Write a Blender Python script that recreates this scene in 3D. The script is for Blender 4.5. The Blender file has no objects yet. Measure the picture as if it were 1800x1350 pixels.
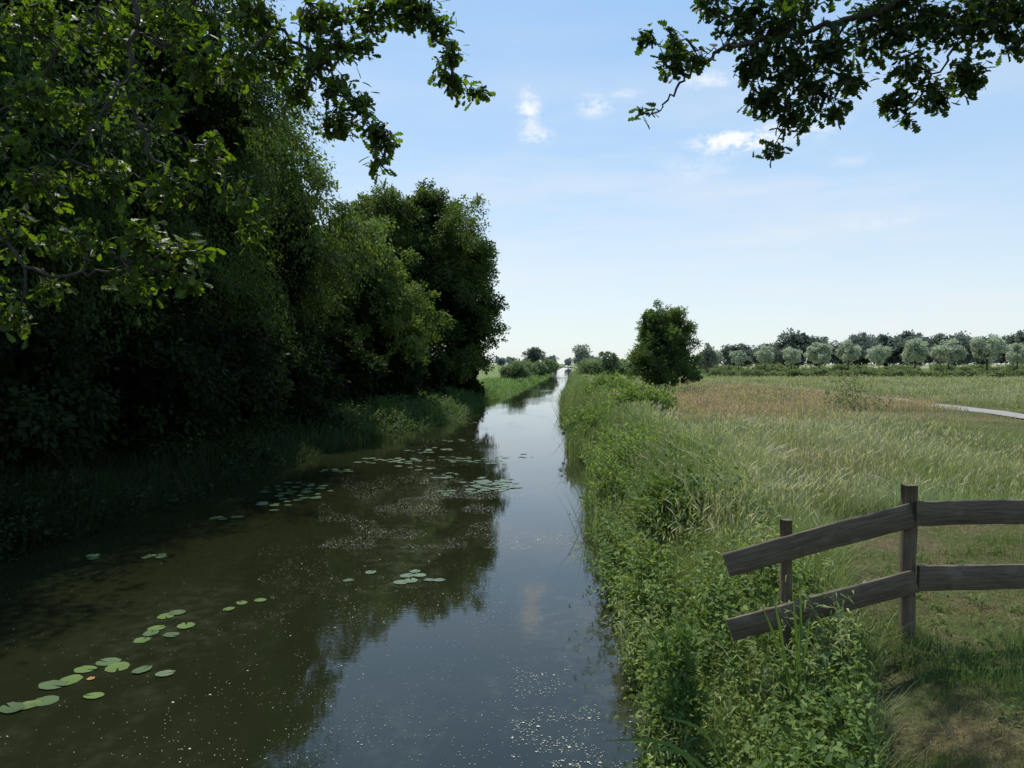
import bpy, math, random
import numpy as np
from mathutils import Vector
rng=np.random.default_rng(7); random.seed(7)
PI=math.pi
scn=bpy.context.scene; COL=scn.collection
# ------------------------------------------------------------------ camera
F=1285.0; HOR=640.0; CH=3.0
yaw=math.atan(100/F); pit=math.atan((675-HOR)/F)
cam=bpy.data.objects.new('camera',bpy.data.cameras.new('camera')); COL.objects.link(cam)
cam.location=(0,0,CH); cam.rotation_euler=(PI/2-pit,0,yaw)
cam.data.sensor_width=36; cam.data.lens=36*F/1800; cam.data.clip_end=9000; cam.data.clip_start=.05
scn.camera=cam
fw=Vector((-math.sin(yaw)*math.cos(pit),math.cos(yaw)*math.cos(pit),-math.sin(pit)))
rt=Vector((math.cos(yaw),math.sin(yaw),0)); upv=rt.cross(fw)
def ray(px,py): return (fw*F+rt*(px-900)+upv*(675-py)).normalized()
def at(px,py,Y):
    d=ray(px,py); return Vector((0,0,CH))+d*(Y/d.y)
def gnd(px,py,z=0.0):
    d=ray(px,py); return Vector((0,0,CH))+d*((z-CH)/d.z)
# ------------------------------------------------------------------ light
SAZ=math.radians(-27); SEL=math.radians(60)
sd=Vector((math.sin(SAZ)*math.cos(SEL),math.cos(SAZ)*math.cos(SEL),math.sin(SEL)))
sl=bpy.data.lights.new('sun','SUN'); sl.energy=5.0; sl.angle=math.radians(.5); sl.color=(1,.95,.86)
so=bpy.data.objects.new('sun',sl); COL.objects.link(so); so.rotation_euler=(-sd).to_track_quat('-Z','Y').to_euler(); so.location=(0,0,60)
# ------------------------------------------------------------------ node helpers
def mat(name):
    m=bpy.data.materials.new(name); m.use_nodes=True; nt=m.node_tree; nt.nodes.clear()
    out=nt.nodes.new('ShaderNodeOutputMaterial'); return m,nt,out
def nd(nt,t,**k):
    n=nt.nodes.new(t)
    for a,b in k.items():
        if a.startswith('i_'): n.inputs[a[2:].replace('_',' ')].default_value=b
        else: setattr(n,a,b)
    return n
def mth(nt,op,a,b=None,c=None,clamp=False):
    n=nt.nodes.new('ShaderNodeMath'); n.operation=op; n.use_clamp=clamp
    for i,v in enumerate((a,b,c)):
        if v is None: continue
        if hasattr(v,'links'): nt.links.new(v,n.inputs[i])
        else: n.inputs[i].default_value=v
    return n.outputs[0]
def mix(nt,f,a,b,bt='MIX'):
    n=nt.nodes.new('ShaderNodeMix'); n.data_type='RGBA'; n.blend_type=bt
    for s,v in ((n.inputs[0],f),(n.inputs[6],a),(n.inputs[7],b)):
        if hasattr(v,'links'): nt.links.new(v,s)
        else: s.default_value=v if not isinstance(v,tuple) else (*v[:3],1)
    return n.outputs[2]
def mrange(nt,v,a,b,c=0.,d=1.):
    n=nt.nodes.new('ShaderNodeMapRange'); n.interpolation_type='SMOOTHSTEP'
    nt.links.new(v,n.inputs[0]); n.inputs[1].default_value=a;n.inputs[2].default_value=b;n.inputs[3].default_value=c;n.inputs[4].default_value=d
    return n.outputs[0]
def noise(nt,vec,scale,detail=4,rough=.55,sc=(1,1,1)):
    mp=nt.nodes.new('ShaderNodeMapping'); mp.inputs['Scale'].default_value=sc
    nt.links.new(vec,mp.inputs[0])
    n=nt.nodes.new('ShaderNodeTexNoise'); n.inputs['Scale'].default_value=scale; n.inputs['Detail'].default_value=detail; n.inputs['Roughness'].default_value=rough
    nt.links.new(mp.outputs[0],n.inputs['Vector']); return n.outputs[0]
# ------------------------------------------------------------------ world
w=bpy.data.worlds.new('World'); scn.world=w; w.use_nodes=True; nt=w.node_tree; nt.nodes.clear()
wo=nd(nt,'ShaderNodeOutputWorld'); bg=nd(nt,'ShaderNodeBackground'); bg.inputs[1].default_value=.12
sky=nd(nt,'ShaderNodeTexSky',sky_type='NISHITA',sun_disc=False,sun_elevation=SEL,sun_rotation=SAZ,air_density=1.0,dust_density=.5,ozone_density=2.0)
tc=nd(nt,'ShaderNodeTexCoord'); sx=nd(nt,'ShaderNodeSeparateXYZ'); nt.links.new(tc.outputs['Generated'],sx.inputs[0])
z=sx.outputs[2]
zc=mth(nt,'MAXIMUM',z,0.0)
bright=mix(nt,1.0,sky.outputs[0],(1.25,1.45,1.5),'MULTIPLY')
g1=mix(nt,mrange(nt,zc,.0,.30),(6.6,7.0,7.3),(4.6,6.0,7.6)); g1=mix(nt,mrange(nt,zc,.12,.55),g1,(2.7,4.7,7.5)); g1=mix(nt,mrange(nt,zc,.5,1.0),g1,(1.6,3.1,6.0))
c1=mix(nt,.76,bright,g1)
n1=noise(nt,tc.outputs['Generated'],2.0,7,.62,(1,1,6))
veil=mth(nt,'MULTIPLY',mth(nt,'MULTIPLY',mrange(nt,n1,.38,.75),mrange(nt,mth(nt,'MULTIPLY',zc,-1.0),-.55,-.06)),.7)
c2=mix(nt,veil,c1,(7.1,7.4,7.7))
n2=noise(nt,tc.outputs['Generated'],34,10,.72,(1,1,2.0))
cur=c2
for px,py,rx,ry,k in ((930,192,24,40,.65),(942,240,32,18,.6),(1045,186,32,20,.6),(1305,247,84,20,1.2),(1400,225,90,22,.4),(1250,140,60,15,.45),(1220,295,80,28,.2),(1530,392,70,14,.2),(1500,283,50,12,.15),(1100,165,36,10,.3)):
    d=ray(px,py)
    s=nd(nt,'ShaderNodeVectorMath',operation='SUBTRACT'); nt.links.new(tc.outputs['Generated'],s.inputs[0]); s.inputs[1].default_value=d
    q=nd(nt,'ShaderNodeVectorMath',operation='MULTIPLY'); nt.links.new(s.outputs[0],q.inputs[0]); q.inputs[1].default_value=(F/rx,F/rx*.5,F/ry)
    l=nd(nt,'ShaderNodeVectorMath',operation='LENGTH'); nt.links.new(q.outputs[0],l.inputs[0])
    m_=mth(nt,'SUBTRACT',1.0,mrange(nt,l.outputs['Value'],0.0,1.4))
    f=mth(nt,'MULTIPLY',mth(nt,'MULTIPLY',mrange(nt,mth(nt,'ADD',n2,mth(nt,'MULTIPLY',m_,.14)),.46,.74),m_),k*1.5,clamp=True)
    cur=mix(nt,f,cur,(8.1,8.3,8.5))
nt.links.new(cur,bg.inputs[0]); nt.links.new(bg.outputs[0],wo.inputs[0])
# ------------------------------------------------------------------ materials
def foliage(name,trans=.35,rough=.5,tint=(1.5,1.9,.7),spec=.4):
    m,nt,out=mat(name)
    a=nd(nt,'ShaderNodeAttribute',attribute_name='Col')
    p=nd(nt,'ShaderNodeBsdfPrincipled'); p.inputs['Roughness'].default_value=rough; p.inputs['Specular IOR Level'].default_value=spec
    nt.links.new(a.outputs['Color'],p.inputs['Base Color'])
    t=nd(nt,'ShaderNodeBsdfTranslucent'); nt.links.new(mix(nt,1.0,a.outputs['Color'],tint,'MULTIPLY'),t.inputs[0])
    s=nd(nt,'ShaderNodeMixShader'); s.inputs[0].default_value=trans
    nt.links.new(p.outputs[0],s.inputs[1]); nt.links.new(t.outputs[0],s.inputs[2]); nt.links.new(s.outputs[0],out.inputs[0]); return m
M_leaf=foliage('tree_leaves',.40,.6,(1.65,1.85,.7),.12); M_oak=foliage('oak_leaves',.45,.5,(2.1,2.5,.5),.25); M_grass=foliage('grass',.38,.65,(1.45,1.42,.8),.2); M_far=foliage('distant_leaves',.25,.8,(1.1,1.1,.9),.1)
def barkmat(name,c1,c2,sc=14,zs=.25):
    m,nt,out=mat(name); g=nd(nt,'ShaderNodeNewGeometry')
    n=noise(nt,g.outputs['Position'],sc,6,.65,(1,1,zs)); 
    p=nd(nt,'ShaderNodeBsdfPrincipled'); p.inputs['Roughness'].default_value=.9
    nt.links.new(mix(nt,mrange(nt,n,.35,.65),c1,c2),p.inputs['Base Color'])
    b=nd(nt,'ShaderNodeBump'); b.inputs[0].default_value=.6; b.inputs[1].default_value=.02; nt.links.new(n,b.inputs['Height']); nt.links.new(b.outputs[0],p.inputs['Normal'])
    nt.links.new(p.outputs[0],out.inputs[0]); return m
M_bark=barkmat('bark',(.024,.019,.014),(.06,.050,.036))
def woodmat():
    m,nt,out=mat('weathered_wood')
    a=nd(nt,'ShaderNodeAttribute',attribute_name='Gr'); v=a.outputs['Vector']
    g1=noise(nt,v,14,8,.7,(.25,5,5)); g2=noise(nt,v,90,4,.6,(.08,3,3)); g3=noise(nt,v,3.0,5,.65,(1,1,1))
    c=mix(nt,mrange(nt,g1,.3,.7),(.068,.049,.031),(.17,.127,.08))
    c=mix(nt,mrange(nt,g2,.45,.7,0,.6),c,(.034,.025,.016))
    c=mix(nt,mrange(nt,g3,.50,.72,0,.65),c,(.13,.118,.062))
    c=mix(nt,mrange(nt,mth(nt,'SUBTRACT',1.0,g3),.50,.70,0,.5),c,(.21,.178,.13))
    p=nd(nt,'ShaderNodeBsdfPrincipled'); p.inputs['Roughness'].default_value=.88; nt.links.new(c,p.inputs['Base Color'])
    b=nd(nt,'ShaderNodeBump'); b.inputs[0].default_value=.6; b.inputs[1].default_value=.004; nt.links.new(mth(nt,'ADD',g1,g2),b.inputs['Height']); nt.links.new(b.outputs[0],p.inputs['Normal'])
    nt.links.new(p.outputs[0],out.inputs[0]); return m
M_wood=woodmat()
def groundmat():
    m,nt,out=mat('meadow_ground'); g=nd(nt,'ShaderNodeNewGeometry'); P=g.outputs['Position']
    n1=noise(nt,P,1.1,6,.6); n2=noise(nt,P,14,6,.7); n3=noise(nt,P,.02,5,.6,(1,2.5,1)); n4=noise(nt,P,45,4,.7,(1,1,1))
    c=mix(nt,mrange(nt,n1,.42,.66),(.075,.105,.032),(.13,.105,.055))
    c=mix(nt,mrange(nt,n2,.46,.64,0,.6),c,(.045,.04,.02))
    c=mix(nt,mrange(nt,n4,.55,.72,0,.5),c,(.21,.165,.10))
    s=nd(nt,'ShaderNodeSeparateXYZ'); nt.links.new(P,s.inputs[0])
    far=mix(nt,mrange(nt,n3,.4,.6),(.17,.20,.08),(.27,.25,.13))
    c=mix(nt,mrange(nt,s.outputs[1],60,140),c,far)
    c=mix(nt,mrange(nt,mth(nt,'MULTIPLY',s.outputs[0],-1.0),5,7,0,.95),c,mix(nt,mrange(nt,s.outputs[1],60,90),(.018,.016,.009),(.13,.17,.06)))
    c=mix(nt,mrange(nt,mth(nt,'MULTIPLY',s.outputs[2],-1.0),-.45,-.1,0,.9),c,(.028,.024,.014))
    p=nd(nt,'ShaderNodeBsdfPrincipled'); p.inputs['Roughness'].default_value=.95; p.inputs['Specular IOR Level'].default_value=.1; nt.links.new(c,p.inputs['Base Color'])
    b=nd(nt,'ShaderNodeBump'); b.inputs[0].default_value=.9; b.inputs[1].default_value=.06; nt.links.new(n2,b.inputs['Height']); nt.links.new(b.outputs[0],p.inputs['Normal'])
    nt.links.new(p.outputs[0],out.inputs[0]); return m
def watermat():
    m,nt,out=mat('canal_water'); g=nd(nt,'ShaderNodeNewGeometry'); P=g.outputs['Position']
    b0=noise(nt,P,.8,4,.6,(1,.5,1)); b1=noise(nt,P,6,3,.5,(1,1.6,1)); b2=noise(nt,P,22,2,.5); mk=noise(nt,P,.16,3,.6,(1.4,.7,1))
    rp=mrange(nt,mk,.46,.62,.15,1.0)
    h=mth(nt,'ADD',mth(nt,'MULTIPLY',b1,.7),mth(nt,'MULTIPLY',b2,.3)); h=mth(nt,'ADD',mth(nt,'MULTIPLY',h,rp),mth(nt,'MULTIPLY',b0,.3))
    p=nd(nt,'ShaderNodeBsdfPrincipled'); p.inputs['Roughness'].default_value=.012; p.inputs['IOR'].default_value=1.50
    fm=noise(nt,P,.35,6,.7,(1.3,.6,1)); fm2=noise(nt,P,5,4,.6)
    c=mix(nt,mrange(nt,b0,.3,.7),(.0125,.0150,.0062),(.0160,.0185,.0080))
    s=nd(nt,'ShaderNodeSeparateXYZ'); nt.links.new(P,s.inputs[0])
    film=mth(nt,'MULTIPLY',mth(nt,'MULTIPLY',mrange(nt,fm,.46,.64),mrange(nt,fm2,.35,.70)),mrange(nt,s.outputs[0],-6.0,-3.5))
    c=mix(nt,mth(nt,'MULTIPLY',film,.26),c,(.13,.135,.09)); nt.links.new(c,p.inputs['Base Color'])
    nt.links.new(mth(nt,'ADD',mth(nt,'MULTIPLY',film,.06),.012),p.inputs['Roughness'])
    b=nd(nt,'ShaderNodeBump'); b.inputs[0].default_value=.30; b.inputs[1].default_value=.011; nt.links.new(h,b.inputs['Height']); nt.links.new(b.outputs[0],p.inputs['Normal'])
    nt.links.new(p.outputs[0],out.inputs[0]); return m
def flat(name,c,rough=.6,var=.25,sc=8):
    m,nt,out=mat(name); g=nd(nt,'ShaderNodeNewGeometry'); n=noise(nt,g.outputs['Position'],sc,5,.6)
    oi=nd(nt,'ShaderNodeObjectInfo')
    k=mth(nt,'ADD',mth(nt,'MULTIPLY',n,var*2),mth(nt,'MULTIPLY',oi.outputs['Random'],var)); k=mth(nt,'ADD',k,1-var*1.5)
    v=nd(nt,'ShaderNodeVectorMath',operation='SCALE'); v.inputs[0].default_value=c; nt.links.new(k,v.inputs['Scale'])
    p=nd(nt,'ShaderNodeBsdfPrincipled'); p.inputs['Roughness'].default_value=rough; nt.links.new(v.outputs[0],p.inputs['Base Color']); nt.links.new(p.outputs[0],out.inputs[0]); return m
M_ground=groundmat(); M_water=watermat(); M_path=flat('pale_gravel',(.25,.235,.21),.9,.12,6)
M_pad=flat('lily_pad_green',(.050,.095,.030),.36,.3,5); M_padpale=flat('lily_pad_pale',(.105,.15,.08),.34,.3,5); M_pady=flat('lily_pad_yellow',(.34,.17,.03),.4,.2,5); M_padl=flat('lily_pad_lime',(.085,.14,.028),.34,.25,5)
M_fluff=flat('floating_fluff',(.40,.39,.31),.8,.2,5)
M_conc=flat('bridge_timber',(.10,.10,.10),.8,.15,5)
# ------------------------------------------------------------------ mesh helpers
class Acc:
    def __init__(s): s.V=[];s.F={3:[],4:[]};s.C=[];s.n=0
    def add(s,V,faces,C):
        V=np.asarray(V,float).reshape(-1,3); C=np.asarray(C,float)
        if C.ndim==1: C=np.tile(C,(len(V),1))
        s.V.append(V); s.C.append(C)
        for f in faces:
            f=np.asarray(f,int); s.F[f.shape[1]].append(f+s.n)
        s.n+=len(V)
    def inst(s,tv,tf,M,pos,C,shade=None):
        N=len(pos)
        if N==0: return
        k=len(tv); V=np.einsum('nij,kj->nki',M,tv)+pos[:,None,:]
        Cc=np.repeat(C[:,None,:],k,1)
        if shade is not None: Cc=Cc*shade[None,:,None]
        off=(np.arange(N)*k)[:,None,None]
        s.add(V.reshape(-1,3),[ (np.asarray(f)[None]+off).reshape(-1,np.asarray(f).shape[1]) for f in tf],Cc.reshape(-1,3))
    def build(s,name,m,parent=None,smooth=False,gr=None):
        me=bpy.data.meshes.new(name); V=np.concatenate(s.V) if s.V else np.zeros((0,3)); me.vertices.add(len(V)); me.vertices.foreach_set('co',V.astype(np.float32).ravel())
        li=[];lt=[]
        for k in (3,4):
            if s.F[k]:
                f=np.concatenate(s.F[k]); li.append(f.ravel()); lt.append(np.full(len(f),k))
        li=np.concatenate(li); lt=np.concatenate(lt); ls=np.concatenate([[0],np.cumsum(lt)[:-1]])
        me.loops.add(len(li)); me.loops.foreach_set('vertex_index',li.astype(np.int32))
        me.polygons.add(len(lt)); me.polygons.foreach_set('loop_start',ls.astype(np.int32)); me.polygons.foreach_set('loop_total',lt.astype(np.int32))
        if smooth: me.polygons.foreach_set('use_smooth',np.ones(len(lt),bool))
        C=np.concatenate(s.C); C4=np.ones((len(V),4),np.float32); C4[:,:3]=np.clip(C,0,1)
        a=me.attributes.new('Col','FLOAT_COLOR','POINT'); a.data.foreach_set('color',C4.ravel())
        if gr is not None:
            a=me.attributes.new('Gr','FLOAT_VECTOR','POINT'); a.data.foreach_set('vector',np.concatenate(gr).astype(np.float32).ravel())
        me.update(calc_edges=True); me.materials.append(m)
        o=bpy.data.objects.new(name,me); COL.objects.link(o)
        if parent: o.parent=parent
        return o
def tag(o,label=None,cat=None,group=None,kind=None):
    for k,v in (('label',label),('category',cat),('group',group),('kind',kind)):
        if v: o[k]=v
    return o
def empty(name,loc=(0,0,0),rz=0):
    o=bpy.data.objects.new(name,None); COL.objects.link(o); o.location=loc; o.rotation_euler=(0,0,rz); o.empty_display_size=.2; return o
def dup(root,loc,rz=0,sc=(1,1,1),label=None):
    r=root.copy(); COL.objects.link(r); r.location=loc; r.rotation_euler=(0,0,rz); r.scale=sc
    if label: r['label']=label
    for ch in list(root.children):
        c=ch.copy(); COL.objects.link(c); c.parent=r
    return r
def nrm(a): return a/np.maximum(np.linalg.norm(a,axis=-1,keepdims=True),1e-9)
def basis(d,n):
    d=nrm(d); s=nrm(np.cross(n,d)); n2=np.cross(d,s); return np.stack([d,s,n2],-1)
def tube(acc,pts,rad,sides=7,col=(.05,.04,.03)):
    P=np.array([list(p) for p in pts],float); n=len(P); rad=np.array(rad,float)
    T=np.gradient(P,axis=0); T=nrm(T); ref=np.array([.3,.1,1.]); 
    U=np.cross(T,ref); bad=np.linalg.norm(U,axis=1)<.05; U[bad]=np.cross(T[bad],[1,0,0]); U=nrm(U); W=np.cross(T,U)
    a=np.arange(sides)/sides*2*PI
    V=P[:,None]+rad[:,None,None]*(np.cos(a)[None,:,None]*U[:,None]+np.sin(a)[None,:,None]*W[:,None])
    f=[]
    for i in range(n-1):
        for j in range(sides):
            k=(j+1)%sides; f.append((i*sides+j,i*sides+k,(i+1)*sides+k,(i+1)*sides+j))
    acc.add(V.reshape(-1,3),[f],col)
def smoothline(pts,k=5):
    P=np.array([list(p) for p in pts],float); n=len(P); out=[]
    for i in range(n-1):
        p0=P[max(i-1,0)];p1=P[i];p2=P[i+1];p3=P[min(i+2,n-1)]
        for t in np.arange(k)/k:
            out.append(.5*((2*p1)+(-p0+p2)*t+(2*p0-5*p1+4*p2-p3)*t*t+(-p0+3*p1-3*p2+p3)*t**3))
    out.append(P[-1]); return np.array(out)
# templates
LEAF=np.array([[0,0,0],[.45,.5,.06],[1,0,-.08],[.45,-.5,.06]]); LEAF_F=[[(0,1,2,3)]]
HERB=np.array([[0,0,0],[.35,.5,.1],[.35,0,0],[.35,-.5,.1],[1,0,-.18]]); HERB_F=[[(0,3,2),(0,2,1),(2,3,4),(1,2,4)]]
BL=np.array([[-.5,0,0],[.5,0,0],[-.42,.16,.4],[.42,.16,.4],[-.25,.56,.75],[.25,.56,.75],[0,1,1]]); BL_F=[[(0,1,3,2),(2,3,5,4)],[(4,5,6)]]
HEAD=np.array([[0,.62,.80],[-.9,.78,.89],[.9,.78,.89],[0,1.1,1.03],[0,.8,.92]]); HEAD_F=[[(0,2,4),(0,4,1),(1,4,3),(4,2,3)]]
st=[0,.1,.2,.28,.4,.5,.62,.72,.86,.95,1.0]; wd=[.015,.06,.17,.08,.25,.12,.30,.17,.24,.12,.02]
OAK=[];OAK_F=[]
for i,(t,wv) in enumerate(zip(st,wd)):
    fwd=.05 if wv>.15 else 0
    OAK+= [[t+fwd,wv,.05-t*t*.22+wv*.12],[t,0,-t*t*.22],[t+fwd,-wv,.05-t*t*.22+wv*.12]]
OAK=np.array(OAK)
for i in range(len(st)-1):
    a=i*3; OAK_F+= [(a,a+1,a+4,a+3),(a+1,a+2,a+5,a+4)]
OAK_F=[OAK_F]
# ------------------------------------------------------------------ value noise
_NT={}
def vnoise(x,y,sc,seed):
    if seed not in _NT: _NT[seed]=np.random.default_rng(seed).random((64,64))
    r=_NT[seed]; x=np.asarray(x,float)/sc; y=np.asarray(y,float)/sc; xi=np.floor(x).astype(int);yi=np.floor(y).astype(int); fx=x-xi;fy=y-yi
    fx=fx*fx*(3-2*fx);fy=fy*fy*(3-2*fy); g=lambda a,b:r[a%64,b%64]
    return (g(xi,yi)*(1-fx)+g(xi+1,yi)*fx)*(1-fy)+(g(xi,yi+1)*(1-fx)+g(xi+1,yi+1)*fx)*fy
# ------------------------------------------------------------------ terrain
def xr(y): return np.interp(y,[-20,18,35,64,128,193,2000],[.95,.95,.45,.15,.55,1.0,1.0])+(vnoise(y,y*0+3,4.5,77)-.5)*.8*np.interp(y,[4,14,90,120],[.25,1,1,0])
def xl(y): return np.interp(y,[-20,11,24,38,77,130,193,2000],[-9.3,-8.8,-8.6,-6.6,-6.6,-6.,-5.4,-5.4])
def hsh(x,y): return .5*np.sin(x*1.7+y*.6)+.5*np.sin(y*1.3-x*.9+1.3)+.3*np.sin(x*4.1+1)*np.sin(y*3.3)
def H(x,y):
    x=np.asarray(x,float);y=np.asarray(y,float)
    t=x-xr(y); s=xl(y)-x
    hr=np.interp(t,[-3,-.8,-.05,.5,1.5,3.5],[-1.2,-.7,-.05,.45,.92,1.0]); hl=np.interp(s,[-3,-.8,-.05,.6,2.5,6],[-1.2,-.7,-.05,.4,.8,1.0])
    h=np.maximum(hr,hl); return h+.04*hsh(x,y)*(h>.2)
def grid(name,xs,ys,m):
    X,Y=np.meshgrid(xs,ys); Z=H(X,Y); V=np.stack([X,Y,Z],-1).reshape(-1,3); nx=len(xs); ny=len(ys)
    i=np.arange(nx-1)[None];j=np.arange(ny-1)[:,None]; a=(j*nx+i).ravel()
    f=np.stack([a,a+1,a+nx+1,a+nx],-1); A=Acc(); A.add(V,[f],(0,0,0)); return A.build(name,m,smooth=True)
xs=np.concatenate([[-4000,-1500,-600,-250,-100,-50,-30,-22],np.arange(-18,8,.25),np.arange(8,40,1.),[45,60,90,150,250,500,1000,2000,4000]])
ys=np.concatenate([[-60,-30,-15,-8,-4],np.arange(-2,60,.5),np.arange(60,320,3.),[340,380,450,600,900,1500,2500,4500,7000]])
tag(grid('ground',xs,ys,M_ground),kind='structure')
A=Acc(); yy=np.concatenate([np.arange(-30,60,2.),np.arange(60,320,10.),[400,700,1500,2500]]); L=np.stack([xl(yy)-1.0,yy,0*yy],-1); R=np.stack([xr(yy)+1.0,yy,0*yy],-1)
V=np.stack([L,R],1).reshape(-1,3); a=np.arange(len(yy)-1)*2; A.add(V,[np.stack([a,a+1,a+3,a+2],-1)],(0,0,0)); tag(A.build('water',M_water),kind='structure')
def pathx(y): return np.interp(y,[10,25,32,45,300],[16.6,16.9,17.4,18.0,19])
A=Acc(); yy=np.arange(10,200,2.); xc=pathx(yy)
px_=np.stack([xc-.75,xc,xc+.75],-1); Yg=np.repeat(yy[:,None],3,1); Zg=H(px_,Yg)+.03
V=np.stack([px_,Yg,Zg],-1).reshape(-1,3); f=[]
for i in range(len(yy)-1):
    for j in range(2): a=i*3+j; f.append((a,a+1,a+4,a+3))
A.add(V,[f],(0,0,0)); tag(A.build('path',M_path),kind='structure')
# ------------------------------------------------------------------ meadow
def lerp(a,b,t): return a*(1-t[:,None])+b*t[:,None]
def tile(c,n): return np.tile(np.array(c,float),(n,1))
C_gr=np.array([.125,.19,.055]);C_gr2=np.array([.205,.26,.11]);C_st=np.array([.38,.345,.225]);C_red=np.array([.34,.235,.165]);C_blue=np.array([.19,.24,.155])
def blades(A,x,y,h,wd,C,bend=.35,tmpl=(BL,BL_F),wind=.12,dirl=None):
    N=len(x); z=H(x,y)-.02; az=rng.random(N)*2*PI; s=np.stack([np.cos(az),np.sin(az),0*az],-1); l=np.stack([-np.sin(az),np.cos(az),0*az],-1)
    l=l+.35*rng.normal(size=(N,3))*[1,1,0]; wv=np.stack([wind*(vnoise(x,y,5,91)*3-.9),wind*(vnoise(x,y,6,92)*3-1.5),0*x],-1)
    if dirl is not None: l=.4*l+dirl
    b=(np.abs(rng.normal(size=N))*bend+.05)*h
    M=np.stack([s*wd[:,None],(l+wv)*b[:,None],np.array([0,0,1.])*(h*(1-.25*rng.random(N)*bend))[:,None]],-1)
    A.inst(tmpl[0],tmpl[1],M,np.stack([x,y,z],-1),C); return M,np.stack([x,y,z],-1)
def redf(x,y): 
    r=np.exp(-((y-42)/23)**2)*np.clip((x-3.2-np.clip(y-44,0,6)*.9)/2.5,0,1)*np.clip((21-x)/5,0,1); return np.clip(r*.95+(vnoise(x,y,3.5,5)-.5)*1.0*(r>.05),0,.9)
def fieldcol(x,y,n):
    t1=vnoise(x,y,3.5,1)*.55+vnoise(x,y,.9,2)*.45
    straw=np.clip((t1-.48)*3.2,0,1)*.65*np.clip((y-9)/14,.15,1)
    base=lerp(C_gr,C_gr2,rng.random(n)); base=lerp(base,tile(C_blue,n),np.clip((vnoise(x,y,2.2,9)-.42)*2.5,0,.8))
    c=lerp(base,tile(C_st,n),np.clip(straw+(rng.random(n)<.13)*.6,0,1))
    red=redf(x,y)*(rng.random(n)<.8)
    c=lerp(c,tile(C_red,n)*(.75+.6*rng.random((n,1))),red)
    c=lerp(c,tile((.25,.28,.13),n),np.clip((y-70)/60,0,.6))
    c=c*(.76+.5*vnoise(x,y,1.6,13))[:,None]
    return c*(.7+.6*rng.random((n,1)))
def mownmask(x,y): 
    edge=np.interp(y,[3,4.5,5.6,7,9],[1.3,1.75,2.1,2.6,3.0])
    return (y<9.2+vnoise(x,y,1.5,3)*1.4)&(x>edge+(vnoise(x,y,.6,4)-.5)*.5)
A=Acc()
N=320000
y=3.0*np.exp(rng.random(N)*math.log(300/3.0)); x0=xr(y)+.3; x1=y*.66+3; x=x0+(x1-x0)*rng.random(N)
mown=mownmask(x,y)
onpath=(np.abs(x-pathx(y))<.8)&(y<36)
keep=(~onpath)&((~mown)|(vnoise(x,y,.55,17)>.30)|(rng.random(N)<.6)); x=x[keep];y=y[keep];mown=mown[keep]; n=len(x)
def hfield(x,y,n):
    nearp=np.clip(1-np.abs(x-pathx(y)+2.2)/4.5,0,1)*(y<31.5)
    h=(.17+.21*rng.random(n))*(.45+1.05*vnoise(x,y,2.2,6)); h*=np.clip((x-xr(y))/1.5,.75,1); h*=(1-.8*nearp); h=np.where(y<7,h*.75,h)
    return np.where((x>pathx(y))&(y<60),h*.4,h)
h=hfield(x,y,n)
tuft=np.clip((vnoise(x,y,.42,8)-.50)*3.5,0,1)
h=np.where(mown,.03+.06*rng.random(n)**1.5+.13*tuft*rng.random(n),h)
c=fieldcol(x,y,n)
cm=lerp(tile((.24,.185,.11),n),tile((.10,.155,.045),n),np.clip(.25+tuft*.9+.45*rng.random(n)+(vnoise(x,y,1.1,11)-.5)*.9,0,1))*(.7+.6*rng.random((n,1)))
c=np.where(mown[:,None],cm,c)
wdt=np.where(mown,.0045,.0022+.00056*y)*(.6+.8*rng.random(n))
blades(A,x,y,h,wdt,c,.42)
# extra short turf round the fence
N=60000; x=1.4+6.6*rng.random(N); y=3+7.3*rng.random(N)**1.2; k=mownmask(x,y); x=x[k];y=y[k];n=len(x); tf=np.clip((vnoise(x,y,.42,8)-.46)*3,0,1)
h=.02+.05*rng.random(n)+.05*tf*rng.random(n); c=lerp(tile((.25,.19,.115),n),tile((.105,.155,.045),n),np.clip(.15+tf*.7+.7*(rng.random(n)-.3)+(vnoise(x,y,.9,18)-.5),0,1))*(.7+.6*rng.random((n,1)))
blades(A,x,y,h,.0042*(.6+.8*rng.random(n)),c,.7)
T=9500; ty=4.5*np.exp(rng.random(T)*math.log(90/4.5)); tx=xr(ty)+.6+(ty*.66+3-xr(ty)-.6)*rng.random(T)**1.15
k=(~mownmask(tx,ty))&(vnoise(tx,ty,1.7,14)>.42)&(np.abs(tx-pathx(ty))>1.5)&((np.abs(tx-pathx(ty)+2)>4)|(ty>32)); tx=tx[k];ty=ty[k];T=len(tx); NB=17
a=rng.random((T,NB))*2*PI; r=.07*rng.random((T,NB))*(1+ty[:,None]*.03); x=(tx[:,None]+r*np.cos(a)).ravel(); y=(ty[:,None]+r*np.sin(a)).ravel(); n=len(x)
th=(.17+.24*rng.random(T)); h=(th[:,None]*(.6+.5*rng.random((T,NB)))).ravel(); c=np.repeat(fieldcol(tx,ty,T)*(.8+.5*rng.random((T,1))),NB,0)
blades(A,x,y,h,(.0016+.00042*y),c,.45,dirl=np.stack([np.cos(a).ravel(),np.sin(a).ravel(),0*x],-1))
N=85000; y=5.5*np.exp(rng.random(N)*math.log(120/5.5)); x=xr(y)+.8+(y*.66+3-xr(y)-.8)*rng.random(N)
k=(np.abs(x-pathx(y))>1.2)&~mownmask(x,y)&((pathx(y)-x>7)|(y>33))&(rng.random(N)<(.10+1.1*vnoise(x,y,1.8,15))*np.interp(y,[6,12,25],[.4,.65,1])); x=x[k];y=y[k];n=len(x)
h=(.26+.28*rng.random(n))*(.55+.8*vnoise(x,y,2.2,6)); c=lerp(tile((.21,.25,.13),n),tile((.46,.42,.30),n),rng.random(n)**1.3)
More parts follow.
